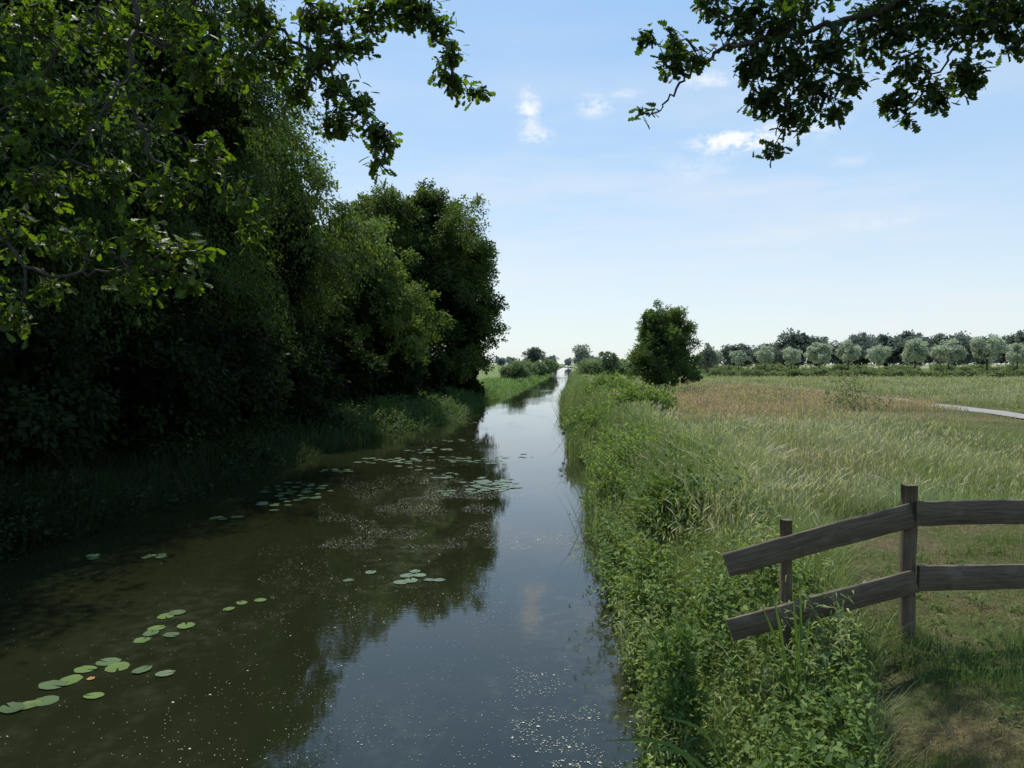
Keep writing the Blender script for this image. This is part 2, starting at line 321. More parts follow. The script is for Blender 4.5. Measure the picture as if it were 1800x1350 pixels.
c=lerp(c,tile((.40,.285,.21),n),redf(x,y)*.9)
wdt=.0008+.00023*y; M,pos=blades(A,x,y,h,wdt,c,.26,wind=.03); M2=M.copy(); M2[:,:,0]*=2.4; A.inst(HEAD,HEAD_F,M2,pos,c*1.1)
tag(A.build('meadow_grass',M_grass),'tall seeding meadow grass, green and straw coloured, right of the canal','grass',kind='stuff')
A=Acc(); N=20000; x=1.6+6.4*rng.random(N); y=3+7.5*rng.random(N); k=(vnoise(x,y,.8,11)>.36)&mownmask(x,y); x=x[k];y=y[k];n=len(x)
az=rng.random(n)*2*PI; d=np.stack([np.cos(az),np.sin(az),.3*rng.normal(size=n)],-1); B=basis(d,tile([0,0,1.],n)+.3*rng.normal(size=(n,3)))
B=B*np.stack([.03+.10*rng.random(n),np.full(n,.0032),np.full(n,.03)],-1)[:,None,:]
A.inst(LEAF,LEAF_F,B,np.stack([x,y,H(x,y)+.02+.05*rng.random(n)],-1),lerp(tile((.20,.135,.08),n),tile((.38,.30,.19),n),rng.random(n)))
tag(A.build('hay_litter',M_grass),'dry brown hay lying on the mown patch around the fence','hay',kind='stuff')
# ------------------------------------------------------------------ leafy herbs on the bank
def herbs(A,x,y,h,leafl,nl,c,z0=None,up=.35,lean=(-.25,-.1),asp=.6):
    n=len(x); z=(H(x,y) if z0 is None else z0)-.02; ln=np.stack([lean[0]+.25*rng.normal(size=n),lean[1]+.2*rng.normal(size=n)],-1)
    base=np.stack([x,y,z],-1)
    for k in range(nl):
        f=(k+.6)/nl; f=f*.85+.15
        p=base+np.stack([ln[:,0]*h*f*f,ln[:,1]*h*f*f,h*f],-1)+.02*rng.normal(size=(n,3))
        az=rng.random(n)*2*PI; d=np.stack([np.cos(az),np.sin(az),up*rng.normal(size=n)-.15],-1)
        B=basis(d,np.array([0,0,1.])+.4*rng.normal(size=(n,3)))
        l=leafl*(.6+.7*rng.random(n))*(1.2-.6*f)
        B=B*np.stack([l,l*asp,l],-1)[:,None,:]
        A.inst(HERB,HERB_F,B,p,c*(.7+.6*rng.random((n,1))))
    az=rng.random(n)*PI; s=np.stack([np.cos(az),np.sin(az),0*az],-1)
    M=np.stack([s*(.005+.0005*y)[:,None],np.stack([ln[:,0]*h,ln[:,1]*h,0*h],-1),np.array([0,0,1.])*h[:,None]],-1)
    A.inst(BL,BL_F,M,base,c*.9)
def bankxy(N,y0,y1,t0=-.3,seed=21,thr=.28,sc=.9):
    y=y0*np.exp(rng.random(N)*math.log(y1/y0)); wb=np.interp(y,[2,4,6,10,30],[.85,1.15,1.6,2.0,2.3]); t=t0+rng.random(N)*wb
    k=(vnoise(t+20,y,sc,seed)>thr)&~mownmask(t+xr(y),y); return t[k],y[k]
A=Acc()
GH=lambda x,y,n: lerp(tile((.085,.145,.032),n),tile((.21,.285,.08),n),np.clip(vnoise(x,y,.8,23)*.8+.3*rng.random(n),0,1))
t,y=bankxy(8000,2.6,75); k=rng.random(len(y))<np.interp(y,[4,7,12,60],[1,.8,.5,.4]); t=t[k];y=y[k]; x=xr(y)+t; n=len(y)
h=(.18+.25*rng.random(n))*(.5+1.7*vnoise(x,y,1.1,22)**1.5); herbs(A,x,y,h,.050+.0024*y,12,GH(x,y,n),z0=np.maximum(H(x,y),.02))
t,y=bankxy(4000,2.9,75,-.38,24,.56,1.3); x=xr(y)+t; n=len(y)
h=(.32+.42*rng.random(n))*np.interp(y,[3,8],[.7,1.2]); c=lerp(tile((.06,.11,.026),n),tile((.16,.23,.06),n),rng.random(n)); herbs(A,x,y,h,.088+.0026*y,12,c,z0=np.maximum(H(x,y),.02),asp=.5,lean=(-.35,-.1))
t,y=bankxy(3000,5,80,-.35,25,.55,1.2); x=xr(y)+t; n=len(y)
h=(.45+.4*rng.random(n)); c=lerp(tile((.16,.22,.08),n),tile((.30,.35,.18),n),rng.random(n)); herbs(A,x,y,h,.095+.0025*y,14,c,z0=np.maximum(H(x,y),.02),asp=.20,up=.8)
N=520; x=1.6+4.5*rng.random(N); y=3+5*rng.random(N); k=mownmask(x,y)&(vnoise(x,y,.7,16)>.42); x=x[k];y=y[k];n=len(x); herbs(A,x,y,.04+.10*rng.random(n),.055,7,tile((.10,.16,.04),n),lean=(0,0))
tag(A.build('bank_herbs',M_grass),'dense nettles and leafy herbs covering the right canal bank','plants',kind='stuff')
A=Acc(); N=110000; y=2.8*np.exp(rng.random(N)*math.log(220/2.8)); t=-.25+np.interp(y,[3,8,20],[1.2,2.2,2.8])*rng.random(N); x=xr(y)+t; k=~mownmask(x,y); x=x[k];y=y[k];n=len(x)
h=(.22+.38*rng.random(n))*(.35+1.25*vnoise(x,y,1.2,33))*np.interp(y,[3,6,9],[.5,.7,1.0]); c=lerp(tile((.12,.18,.05),n),tile((.27,.32,.145),n),np.clip(.5*rng.random(n)+vnoise(x,y,1.5,35)*.7,0,1)); blades(A,x,y,h,(.0026+.0005*y),c,.5,wind=.22)
N=9000; y=7*np.exp(rng.random(N)*math.log(70/7)); x=xr(y)+.1+2.4*rng.random(N); k=(vnoise(x,y,1.4,36)>.5)&~mownmask(x,y); x=x[k];y=y[k];n=len(x)
h=.40+.40*rng.random(n); c=lerp(tile((.20,.25,.12),n),tile((.42,.40,.29),n),rng.random(n)); M,pos=blades(A,x,y,h,.001+.00026*y,c,.3,wind=.1); M2=M.copy(); M2[:,:,0]*=2.6; A.inst(HEAD,HEAD_F,M2,pos,c)
tag(A.build('bank_grass',M_grass),'long grass leaning over the water along the right bank','grass',kind='stuff')
A=Acc(); N=22000; y=11*np.exp(rng.random(N)*math.log(190/11)); t=-.75+2.0*rng.random(N); k=(vnoise(y*1.5,t,2.5,31)>np.interp(y,[13,30,60],[.52,.36,.36])); t=t[k];y=y[k];n=len(y);x=xr(y)+t
h=(.55+.75*rng.random(n))*(.45+.9*vnoise(x,y,2.2,34))*np.interp(y,[12,28,50,90,180],[.6,1.1,1.05,.7,.5]); c=lerp(tile((.09,.14,.05),n),tile((.23,.29,.13),n),rng.random(n))
blades(A,x,y,h+np.maximum(-H(x,y),0),(.007+.00045*y),c,.25)
tag(A.build('reeds',M_grass),'tall green reeds standing in the water at the right bank','reeds',kind='stuff')
# left bank vegetation
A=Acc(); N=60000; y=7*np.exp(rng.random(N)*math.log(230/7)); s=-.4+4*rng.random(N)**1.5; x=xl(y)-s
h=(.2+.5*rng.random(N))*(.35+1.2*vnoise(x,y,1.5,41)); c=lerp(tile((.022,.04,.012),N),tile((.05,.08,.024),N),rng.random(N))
c=c*np.interp(y,[7,22,32,60,70],[.6,.9,1.9,2.6,3.8])[:,None]  # light painted into colour: darker for near shade, brighter for the sunlit strip beyond
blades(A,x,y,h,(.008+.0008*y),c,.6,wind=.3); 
N=3600; y=9*np.exp(rng.random(N)*math.log(60/9)); x=xl(y)-(-.3+3.5*rng.random(N)); k=(vnoise(x,y,1.8,43)>.4); x=x[k];y=y[k];n=len(x); herbs(A,x,y,(.3+.5*rng.random(n)),.11+.003*y,11,lerp(tile((.022,.042,.012),n),tile((.045,.075,.02),n),rng.random(n))*np.interp(y,[7,22,32,60],[.6,.9,1.7,2.3])[:,None],lean=(.3,0))  # herbs carry the same painted shade and sun in their colour
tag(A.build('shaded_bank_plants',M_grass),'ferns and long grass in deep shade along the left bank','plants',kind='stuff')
# ------------------------------------------------------------------ trees
def crown(A,c,r,K,rc,nleaf,size,col,col2,droop=.3,core=2500,coresize=.55,seed=0,lowcut=None,asp=.55,taper=0.,ragged=.3):
    g=np.random.default_rng(seed); c=np.array(c,float); r=np.array(r,float)
    d=nrm(g.normal(size=(K,3))); rad=.60+.36*g.random(K)**.8
    lob=1+.12*np.sin(3*np.arctan2(d[:,1],d[:,0])+seed)+.10*np.sin(5*d[:,2]+seed*2)
    cc=c+d*r*(rad*lob)[:,None]; tp=1-taper*np.clip((cc[:,2:3]-c[2])/r[2],0,1); cc[:,:2]=c[:2]+(cc[:,:2]-c[:2])*tp
    if lowcut is not None: cc[:,2]=np.maximum(cc[:,2],lowcut+rc*.5*g.random(K))
    rcs=rc*(.5+1.0*g.random(K)**1.4); kc=g.random(K)
    NS=26; sid=np.repeat(np.arange(K),NS); S=K*NS
    outc=nrm(cc-c)[sid]; sdv=nrm(g.normal(size=(S,3))+.45*outc); sl_=rcs[sid]*(.8+ragged*g.random(S)); sk=g.random(S)
    wts=sl_**1.6; wts/=wts.sum(); idx=g.choice(S,nleaf,p=wts); s=g.random(nleaf)**.5
    p=cc[sid[idx]]+sdv[idx]*(sl_[idx]*s)[:,None]*np.array([1,1,.8]); p[:,2]-=droop*.5*sl_[idx]*s*s
    p+=g.normal(size=(nleaf,3))*(rc*.12)
    out=nrm(p-c)
    ld=nrm(sdv[idx]*.6+out*.3+g.normal(size=(nleaf,3))*.6-np.array([0,0,droop])); nn=nrm(out*.45+np.array([0,0,.7])+.65*g.normal(size=(nleaf,3)))
    l=size*(.55+.85*g.random(nleaf)); B=basis(ld,nn)*np.stack([l,l*asp,l],-1)[:,None,:]
    col=np.array(col);col2=np.array(col2); t=np.clip(kc[sid[idx]]*.5+.35*sk[idx]+.3*g.random(nleaf)-.05,0,1)
    C=(col*(1-t[:,None])+col2*t[:,None])*(.75+.5*g.random((nleaf,1)))
    A.inst(LEAF,LEAF_F,B,p,C)
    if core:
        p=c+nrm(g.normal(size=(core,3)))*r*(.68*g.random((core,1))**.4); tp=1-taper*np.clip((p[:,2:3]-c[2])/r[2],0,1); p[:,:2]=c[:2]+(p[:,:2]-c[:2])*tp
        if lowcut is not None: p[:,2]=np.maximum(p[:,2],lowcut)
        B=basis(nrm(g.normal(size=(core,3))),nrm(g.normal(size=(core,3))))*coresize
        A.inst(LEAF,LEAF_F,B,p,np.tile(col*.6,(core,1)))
    return cc,rcs
def trunk(A,base,top,r0,cc,nl=14,seed=0,split=.35):
    g=np.random.default_rng(seed+99); b=np.array(base,float); t=np.array(top,float)
    n=8; P=b+(t-b)*np.linspace(0,1,n)[:,None]+g.normal(size=(n,3))*[r0*.4,r0*.4,0]*np.linspace(0,1,n)[:,None]; P[0]=b-[0,0,.3]
    tube(A,P,r0*np.array([1.35]+list(np.linspace(1,.25,n-1))),10)
    for i in g.choice(len(cc),min(nl,len(cc)),replace=False):
        e=cc[i]; f=split+(.95-split)*g.random(); s=b+(t-b)*f
        if e[2]<s[2]-1: s=b+(t-b)*split*.7
        m=(s+e)/2+np.array([0,0,.15*np.linalg.norm(e-s)]); L=smoothline([s,m,e],4); rr=r0*.38*(1.1-f*.6); tube(A,L,np.linspace(rr,rr*.15,len(L)),6)
def tree(name,label,cat,base,cz,r,K,rc,nleaf,size,col,col2,seed,droop=.3,core=2500,coresize=.55,lowcut=None,group=None,m=None,off=(0,0),r0=.35,asp=.55,extra=None,taper=0.,ragged=.3,exc=4):
    bx,by=base; bz=float(H(bx,by)); root=empty(name,(bx,by,bz)); tag(root,label,cat,group)
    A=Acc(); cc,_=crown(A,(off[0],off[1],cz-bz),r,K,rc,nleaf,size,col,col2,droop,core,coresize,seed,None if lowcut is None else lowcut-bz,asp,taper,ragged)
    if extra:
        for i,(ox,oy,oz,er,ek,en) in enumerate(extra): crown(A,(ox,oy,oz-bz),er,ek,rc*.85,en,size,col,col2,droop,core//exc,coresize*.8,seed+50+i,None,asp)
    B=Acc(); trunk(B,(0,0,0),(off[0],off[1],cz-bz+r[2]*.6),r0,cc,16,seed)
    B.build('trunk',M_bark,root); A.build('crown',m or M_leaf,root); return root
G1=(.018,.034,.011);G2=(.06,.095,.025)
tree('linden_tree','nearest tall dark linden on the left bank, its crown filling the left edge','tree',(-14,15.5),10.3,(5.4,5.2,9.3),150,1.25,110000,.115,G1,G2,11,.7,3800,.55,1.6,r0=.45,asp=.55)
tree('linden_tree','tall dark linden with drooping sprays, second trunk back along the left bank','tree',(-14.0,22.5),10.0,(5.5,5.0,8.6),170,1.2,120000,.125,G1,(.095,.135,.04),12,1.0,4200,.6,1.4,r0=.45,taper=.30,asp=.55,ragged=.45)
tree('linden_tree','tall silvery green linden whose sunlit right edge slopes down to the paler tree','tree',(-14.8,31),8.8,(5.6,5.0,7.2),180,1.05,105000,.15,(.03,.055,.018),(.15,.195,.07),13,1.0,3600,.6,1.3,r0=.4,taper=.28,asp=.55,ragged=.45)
tree('maple_tree','smaller yellow green maple between the tall lindens and the rounded oak','tree',(-12.0,40),6.0,(4.8,4.2,4.4),150,.8,60000,.17,(.045,.072,.02),(.145,.19,.05),14,.6,2600,.5,1.2,r0=.28,taper=.15,asp=.6,ragged=.6)
tree('oak_tree','broad round-topped oak leaning over the water at the end of the left wood','tree',(-11.3,54),8.6,(6.0,5.4,6.8),160,1.15,95000,.18,(.026,.047,.015),(.105,.145,.043),15,.2,4000,.6,1.3,r0=.45,off=(.2,0),asp=.65,ragged=.5,
     extra=[(-3.2,0,12.6,(3.0,3,2.7),36,16000),(.4,0,13.8,(3.0,3,2.4),36,16000),(3.3,0,10.4,(2.5,3,2.7),32,14000),(3.6,0,6.0,(2.5,3,3.0),32,14000)])
tree('alder_tree','dark tree rising behind the nearest linden, deeper in the left wood','tree',(-21,24),10.0,(6,5.5,8.5),80,1.7,24000,.3,G1,G2,16,.3,2500,.7,1.5,taper=.3)
tree('alder_tree','dark tree filling the wood behind the yellow green maple','tree',(-21,38),7.5,(5.8,5.5,5.8),80,1.7,22000,.32,G1,G2,17,.3,2500,.7,1.5,taper=.3)
tree('alder_tree','dark tree at the far edge of the frame left of the nearest linden','tree',(-18,12),10,(5.5,5,9),80,1.7,20000,.25,G1,G2,18,.3,2500,.7,1.5)
tree('alder_tree','tree hidden behind the rounded oak at the back of the left wood','tree',(-19,52),7.5,(5.5,5,5.5),60,1.7,16000,.34,G1,G2,19,.3,2000,.7,1.3)
under=[(-11.3,13.5,1.7,'nearest shaded bush under the lindens on the left bank'),(-11.3,18.0,2.0,'second shaded bush from the left under the linden branches'),(-11.0,22.5,2.0,'shaded bush below the second linden trunk'),(-11.0,27.5,2.0,'large shaded bush between the second and third linden'),(-11.0,33,1.9,'shaded bush beside the third linden trunk'),(-10.5,40,2.0,'shaded bush at the foot of the yellow green maple'),(-10.0,46.5,2.0,'shaded bush between the maple and the rounded oak'),(-8.6,57,1.9,'low bush at the water edge beneath the rounded oak'),(-15.5,20,3.0,'big dark bush deep inside the wood'),(-15.5,30,3.0,'dark bush far inside the wood behind the third linden'),(-15.5,43,3.0,'dark bush inside the wood behind the maple')]
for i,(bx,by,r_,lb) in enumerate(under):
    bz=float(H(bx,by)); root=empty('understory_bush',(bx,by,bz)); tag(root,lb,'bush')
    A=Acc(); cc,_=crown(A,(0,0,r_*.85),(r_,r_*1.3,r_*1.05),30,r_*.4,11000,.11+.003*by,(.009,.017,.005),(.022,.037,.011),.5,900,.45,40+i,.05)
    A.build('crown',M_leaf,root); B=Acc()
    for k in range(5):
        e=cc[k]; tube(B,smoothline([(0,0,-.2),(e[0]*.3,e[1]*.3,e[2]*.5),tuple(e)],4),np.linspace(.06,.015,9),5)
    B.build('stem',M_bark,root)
tree('alder_tree','lone bushy alder with two tops standing on the meadow by the canal','tree',(7.05,55),3.9,(2.55,2.4,2.3),85,.6,34000,.13,(.050,.083,.03),(.135,.185,.07),21,-.3,900,.4,1.1,r0=.16,taper=.25,ragged=.5,exc=6,
     extra=[(-.9,0,6.1,(.75,.8,1.25),20,6000),(.75,.2,6.0,(.8,.8,1.25),20,6000),(-.05,0,5.2,(1.9,1.7,1.2),28,9000),(0,0,2.3,(2.75,2.4,1.2),34,10000)])
def shrub(name,label,px,py,Y,rpx,col,col2,seed,n=6000,size=.07,cat='shrub',dr=-.2,rg=.7):
    p=at(px,py,Y); bz=float(H(p.x,Y)); r_=rpx*Y/F; h_=max(p.z-bz,.4); root=empty(name,(p.x,Y,bz)); tag(root,label,cat)
    A=Acc(); cc,_=crown(A,(0,0,h_*.5),(r_*.95,r_*1.3,h_*.42),34,min(r_,h_)*.45,n,size+.0025*Y,col,col2,dr,0,.1,seed,.02,.55,ragged=rg); A.build('foliage',M_grass,root)
    B=Acc()
    for k in range(6): e=cc[k]; tube(B,smoothline([(0,0,-.1),(e[0]*.4,e[1]*.4,e[2]*.5),tuple(e)],4),np.linspace(.015,.005,9),5)
    B.build('stem',M_bark,root)
GB=(.09,.15,.036);GB2=(.21,.29,.085)
shrub('bank_shrub','dark leafy shrub on the right bank halfway to the reeds',1180,842,10.5,46,(.055,.10,.022),(.14,.20,.05),61,3600,.045)
shrub('bank_shrub','green shrub leaning over the water beyond the dark leafy one',1105,760,17,56,GB,GB2,62,3800,.045)
shrub('bank_shrub','light green shrub at the meadow edge behind the reeds',1130,693,30,50,GB,GB2,63,4600)
shrub('bank_shrub','low bush at the water edge below the left end of the fence',1175,1100,5.2,48,(.06,.11,.026),(.16,.23,.06),64,2200,.045)
shrub('meadow_bush','grey green weedy bush standing alone in the tall dry grass',1500,668,31,38,(.13,.16,.08),(.22,.25,.13),65,1300,.04,rg=1.3)
shrub('bank_shrub','small green shrub near the reeds left of the lone alder',1075,668,42,40,GB,GB2,66,3800)
shrub('bank_shrub','broad bright shrub on the bank between the dark shrub and the fence',1150,925,8.2,52,GB,(.24,.31,.10),67,2600,.045)
shrub('bank_shrub','bright shrub bulging over the water in midbank',1075,812,14,38,GB,(.24,.31,.10),68,2600,.045)
shrub('bank_shrub','low rounded shrub rising out of the reeds in the middle distance',1045,722,26,38,GB,GB2,69,3600)
# ------------------------------------------------------------------ distant trees
def ordn(i): return ['first','second','third','fourth','fifth','sixth','seventh','eighth','ninth','tenth','eleventh','twelfth','thirteenth','fourteenth','fifteenth','sixteenth','seventeenth','eighteenth','nineteenth','twentieth','twenty-first','twenty-second','twenty-third','twenty-fourth','twenty-fifth','twenty-sixth','twenty-seventh','twenty-eighth','twenty-ninth','thirtieth','thirty-first','thirty-second','thirty-third','thirty-fourth','thirty-fifth','thirty-sixth','thirty-seventh','thirty-eighth'][i]
def proto(name,cz,r,K,rc,n,size,col,col2,seed,r0,group,cat,core=200,cs=.6,low=.2,m=None,dr=.1):
    root=empty(name); tag(root,None,cat,group)
    A=Acc(); cc,_=crown(A,(0,0,cz),r,K,rc,n,size,col,col2,dr,core,cs,seed,low); B=Acc(); trunk(B,(0,0,0),(0,0,cz+r[2]*.4),r0,cc,8,seed)
    B.build('trunk',M_bark,root); A.build('crown',m or M_leaf,root); return root
placed={}
def place(p,loc,rz,s,label,grp=None):
    sc=(s,s,s) if not isinstance(s,tuple) else s
    if p.name not in placed:
        placed[p.name]=1; p.location=loc; p.rotation_euler=(0,0,rz); p.scale=sc; p['label']=label; return p
    r=dup(p,loc,rz,sc,label)
    if grp: r['group']=grp
    return r
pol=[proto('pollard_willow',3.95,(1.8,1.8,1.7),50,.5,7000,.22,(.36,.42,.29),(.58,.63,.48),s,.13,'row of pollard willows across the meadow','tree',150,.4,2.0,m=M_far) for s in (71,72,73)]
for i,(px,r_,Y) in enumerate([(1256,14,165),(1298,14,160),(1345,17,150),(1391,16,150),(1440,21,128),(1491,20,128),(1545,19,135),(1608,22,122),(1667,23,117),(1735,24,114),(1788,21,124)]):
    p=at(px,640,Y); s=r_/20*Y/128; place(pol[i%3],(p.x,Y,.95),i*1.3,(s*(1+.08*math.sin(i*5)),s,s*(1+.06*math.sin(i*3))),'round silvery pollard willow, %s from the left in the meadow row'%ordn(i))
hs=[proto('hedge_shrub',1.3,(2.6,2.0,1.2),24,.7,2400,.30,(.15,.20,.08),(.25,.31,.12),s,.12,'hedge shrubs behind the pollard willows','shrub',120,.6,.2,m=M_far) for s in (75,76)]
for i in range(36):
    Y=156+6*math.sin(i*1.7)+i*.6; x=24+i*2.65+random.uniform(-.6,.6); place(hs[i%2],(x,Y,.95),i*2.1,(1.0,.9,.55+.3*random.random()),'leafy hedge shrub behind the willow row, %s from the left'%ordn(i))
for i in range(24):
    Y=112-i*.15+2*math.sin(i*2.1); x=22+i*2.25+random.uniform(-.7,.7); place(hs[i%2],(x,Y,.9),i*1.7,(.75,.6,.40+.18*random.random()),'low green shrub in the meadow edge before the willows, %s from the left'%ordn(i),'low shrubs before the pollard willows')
HZ1=(.13,.165,.135);HZ2=(.20,.235,.19)  # distant wood: aerial haze put into paler, greyer leaf colours
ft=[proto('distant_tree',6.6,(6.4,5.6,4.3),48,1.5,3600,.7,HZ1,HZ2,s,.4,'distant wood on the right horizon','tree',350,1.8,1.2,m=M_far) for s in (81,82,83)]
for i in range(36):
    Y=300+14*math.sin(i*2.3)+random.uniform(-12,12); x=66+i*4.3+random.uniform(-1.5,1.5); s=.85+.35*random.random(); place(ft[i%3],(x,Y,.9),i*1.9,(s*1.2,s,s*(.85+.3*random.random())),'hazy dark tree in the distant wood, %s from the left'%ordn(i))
FZ1=(.22,.26,.27);FZ2=(.27,.31,.31)  # horizon trees: haze painted as a blue grey leaf colour
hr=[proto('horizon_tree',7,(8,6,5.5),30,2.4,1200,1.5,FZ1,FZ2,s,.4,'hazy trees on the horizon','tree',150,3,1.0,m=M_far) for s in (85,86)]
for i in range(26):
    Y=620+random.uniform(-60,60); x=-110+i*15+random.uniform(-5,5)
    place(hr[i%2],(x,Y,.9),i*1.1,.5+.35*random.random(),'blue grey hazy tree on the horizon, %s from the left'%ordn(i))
def far1(name,label,px,Y,ztop,rx,col,col2,seed,cat='tree',low=.5,n=2600):
    p=at(px,640,Y); h=ztop-.9; root=empty(name,(p.x,Y,.9)); tag(root,label,cat); A=Acc()
    cc,_=crown(A,(0,0,h*.56),(rx*.85,rx*.85,h*.38),30,rx*.36,n,.12+.002*Y,col,col2,.1,150,rx*.3,seed,low); B=Acc(); trunk(B,(0,0,0),(0,0,h*.7),.1+rx*.04,cc,8,seed); B.build('trunk',M_bark,root); A.build('crown',M_far,root)
far1('dark_round_tree','dark round tree standing alone on the left bank near the horizon',937,200,8.0,2.9,(.11,.14,.105),(.16,.19,.14),91)
far1('pale_tree','pale airy tree on the right bank close to the far footbridge',1023,190,8.4,2.6,(.24,.28,.21),(.33,.37,.29),92,n=1500)
far1('small_tree','small pointed tree left of the lone alder in the distance',1069,110,4.9,1.4,(.16,.21,.11),(.24,.29,.16),93)
for i,(px,Y,zt,rx) in enumerate([(1043,120,3.6,2.3),(1058,125,3.5,2.2),(1085,118,3.5,2.0),(1036,150,3.6,2.2),(1100,120,3.6,2.2)]):
    far1('riverside_shrub','green riverside shrub before the alder, %s of its clump'%ordn(i),px,Y,zt,rx,(.18,.24,.10),(.28,.35,.15),100+i,'shrub',.1)
for i,(px,Y,zt,rx) in enumerate([(905,100,3.2,1.9),(918,120,3.1,2.0),(957,170,3.7,2.4),(966,200,3.8,2.4),(945,150,3.2,2.2),(930,140,3.1,2.1)]):
    far1('bank_bush','low bush on the left bank beyond the rounded oak, %s of its row'%ordn(i),px,Y,zt,rx,(.16,.22,.10),(.25,.31,.14),110+i,'shrub',.1)
far1('distant_maple','hazy tree half hidden behind the right side of the lone alder',1243,150,7.0,2.2,(.19,.23,.17),(.27,.31,.23),120)  # its haze is only a paler leaf colour
# ------------------------------------------------------------------ far footbridge
root=empty('footbridge',(-2.3,255,1.2)); tag(root,'small arched footbridge crossing the canal at the vanishing point','bridge')
def boxm(A,c,s,col=(0,0,0)):
    v=np.array([[i,j,k] for i in(-.5,.5) for j in(-.5,.5) for k in(-.5,.5)])*s+np.array(c); A.add(v,[[(0,1,3,2),(4,6,7,5),(0,4,5,1),(2,3,7,6),(0,2,6,4),(1,5,7,3)]],col)
xs_=np.linspace(-6.5,6.5,13); arch=lambda x: .75*(1-(x/6.5)**2)
A=Acc()
for a,b in zip(xs_[:-1],xs_[1:]):
    v=[]
    for xx in (a,b):
        zc_=arch(xx)
        for yy2 in (-1,1):
            for dz in (-.16,.16): v.append((xx,yy2,zc_+dz))
    A.add(v,[[(0,1,3,2),(4,6,7,5),(0,4,5,1),(2,3,7,6)]],(0,0,0))
A.build('deck',M_conc,root)
for yy2 in (-1,1):
    A=Acc(); tube(A,[(x,yy2,arch(x)+1.05) for x in xs_],[.06]*13,6)
    for x in xs_: tube(A,[(x,yy2,arch(x)+.1),(x,yy2,arch(x)+1.05)],[.05,.05],5)
    A.build('railing',M_conc,root)
for x in (-2.2,2.2):
    A=Acc(); boxm(A,(x,0,-.75),(.3,1.8,2.4)); A.build('pier',M_conc,root)
# ------------------------------------------------------------------ fence
def plank(name,p0,p1,hh,th,parent,up=None,seed=0,n=14):
    g=np.random.default_rng(seed); p0=np.array(p0);p1=np.array(p1); L=np.linalg.norm(p1-p0); d=(p1-p0)/L
    u=np.array(up if up is not None else (0,0,1.)); s=nrm(np.cross(d,u)); u=np.cross(s,d); c=.18*min(hh,th)
    a,b=hh/2,th/2; prof=[(-a,-b+c),(-a+c,-b),(a-c,-b),(a,-b+c),(a,b-c),(a-c,b),(-a+c,b),(-a,b-c)]
    V=[];G=[]
    for i in range(n+1):
        t=i/n; o=p0+d*L*t+u*(.002*math.sin(t*5+seed)+.001*g.normal())+s*.002*math.sin(t*4+seed*2)
        for (pa,pb) in prof:
            j=.0016*g.normal(size=2); V.append(o+u*(pa+j[0])+s*(pb+j[1])); G.append((t*L+seed*3.7,pa+seed,pb))
    f=[]
    for i in range(n):
        for j in range(8): k=(j+1)%8; f.append((i*8+j,i*8+k,(i+1)*8+k,(i+1)*8+j))
    caps=[(0,1,2,3),(0,3,4,7),(4,5,6,7)]; f+=caps+[tuple(n*8+q for q in reversed(cp)) for cp in caps]
    A=Acc(); A.add(V,[f],(0,0,0)); 
    return A.build(name,M_wood,parent,gr=[np.array(G)])
fence=empty('wooden_fence',(0,0,0)); tag(fence,'weathered two-rail wooden fence on the right bank, its left section sagging toward the water','fence')
YF=5.6
pa=at(1598,852,YF); za=float(H(pa.x,YF)); plank('post',(pa.x,YF,za-.2),(pa.x,YF,pa.z),.095,.10,fence,(1,0,0),3,8)
pb=at(1382,913,YF+.06); zb=float(H(pb.x,YF)); plank('post',(pb.x,YF+.06,zb-.2),(pb.x,YF+.06,pb.z),.075,.08,fence,(1,0,0),5,8)
pc=at(1990,846,YF+.45); plank('post',(pc.x,YF+.45,.7),(pc.x,YF+.45,pc.z),.10,.11,fence,(1,0,0),8,8)
yr=YF-.08
q=lambda px,py,Y: np.array(at(px,py,Y))
plank('rail',q(1276,993,yr-.02),q(1603,905,yr),.178,.034,fence,None,11)
plank('rail',q(1283,1108,yr-.02),q(1609,1021,yr),.168,.034,fence,None,12)
plank('rail',q(1608,903,yr),q(1998,895,yr+.45),.18,.034,fence,None,13)
plank('rail',q(1613,1017,yr),q(2002,1008,yr+.45),.185,.034,fence,None,14)
# ------------------------------------------------------------------ lily pads
def padmesh(seed,m):
    g=np.random.default_rng(seed); n=22; a=np.linspace(.16,2*PI-.16,n); A=Acc()
    r1=.5*(1+.05*g.normal(size=n)); V=[(0,0,0)]+[(.55*r1[i]*math.cos(a[i]),.55*r1[i]*math.sin(a[i])*.92,.004) for i in range(n)]+[(r1[i]*math.cos(a[i]),r1[i]*math.sin(a[i])*.92,.008+.012*max(0,math.sin(a[i]*2+seed))) for i in range(n)]
    tri=[(0,i+1,i+2) for i in range(n-1)]; qd=[(1+i,1+n+i,2+n+i,2+i) for i in range(n-1)]
    A.add(V,[tri,qd],(0,0,0)); o=A.build('lily_pad',m,smooth=True); return o
protos={}
def pad(px,py,size,label,group,mk):
    mats={'g':M_pad,'p':M_padpale,'y':M_pady,'l':M_padl}; p=gnd(px,py)
    sd_=random.randint(0,3); key=(mk,sd_)
    if key not in protos: o=protos[key]=padmesh(sd_+5,mats[mk])
    else: o=protos[key].copy(); COL.objects.link(o)
    o.location=(p.x,p.y,.004+.010*random.random()); o.scale=(size,size*random.uniform(.8,1),size*.8); o.rotation_euler=(random.uniform(-.015,.015),random.uniform(-.015,.015),random.uniform(0,6.28))
    tag(o,label,'lily pad',group)
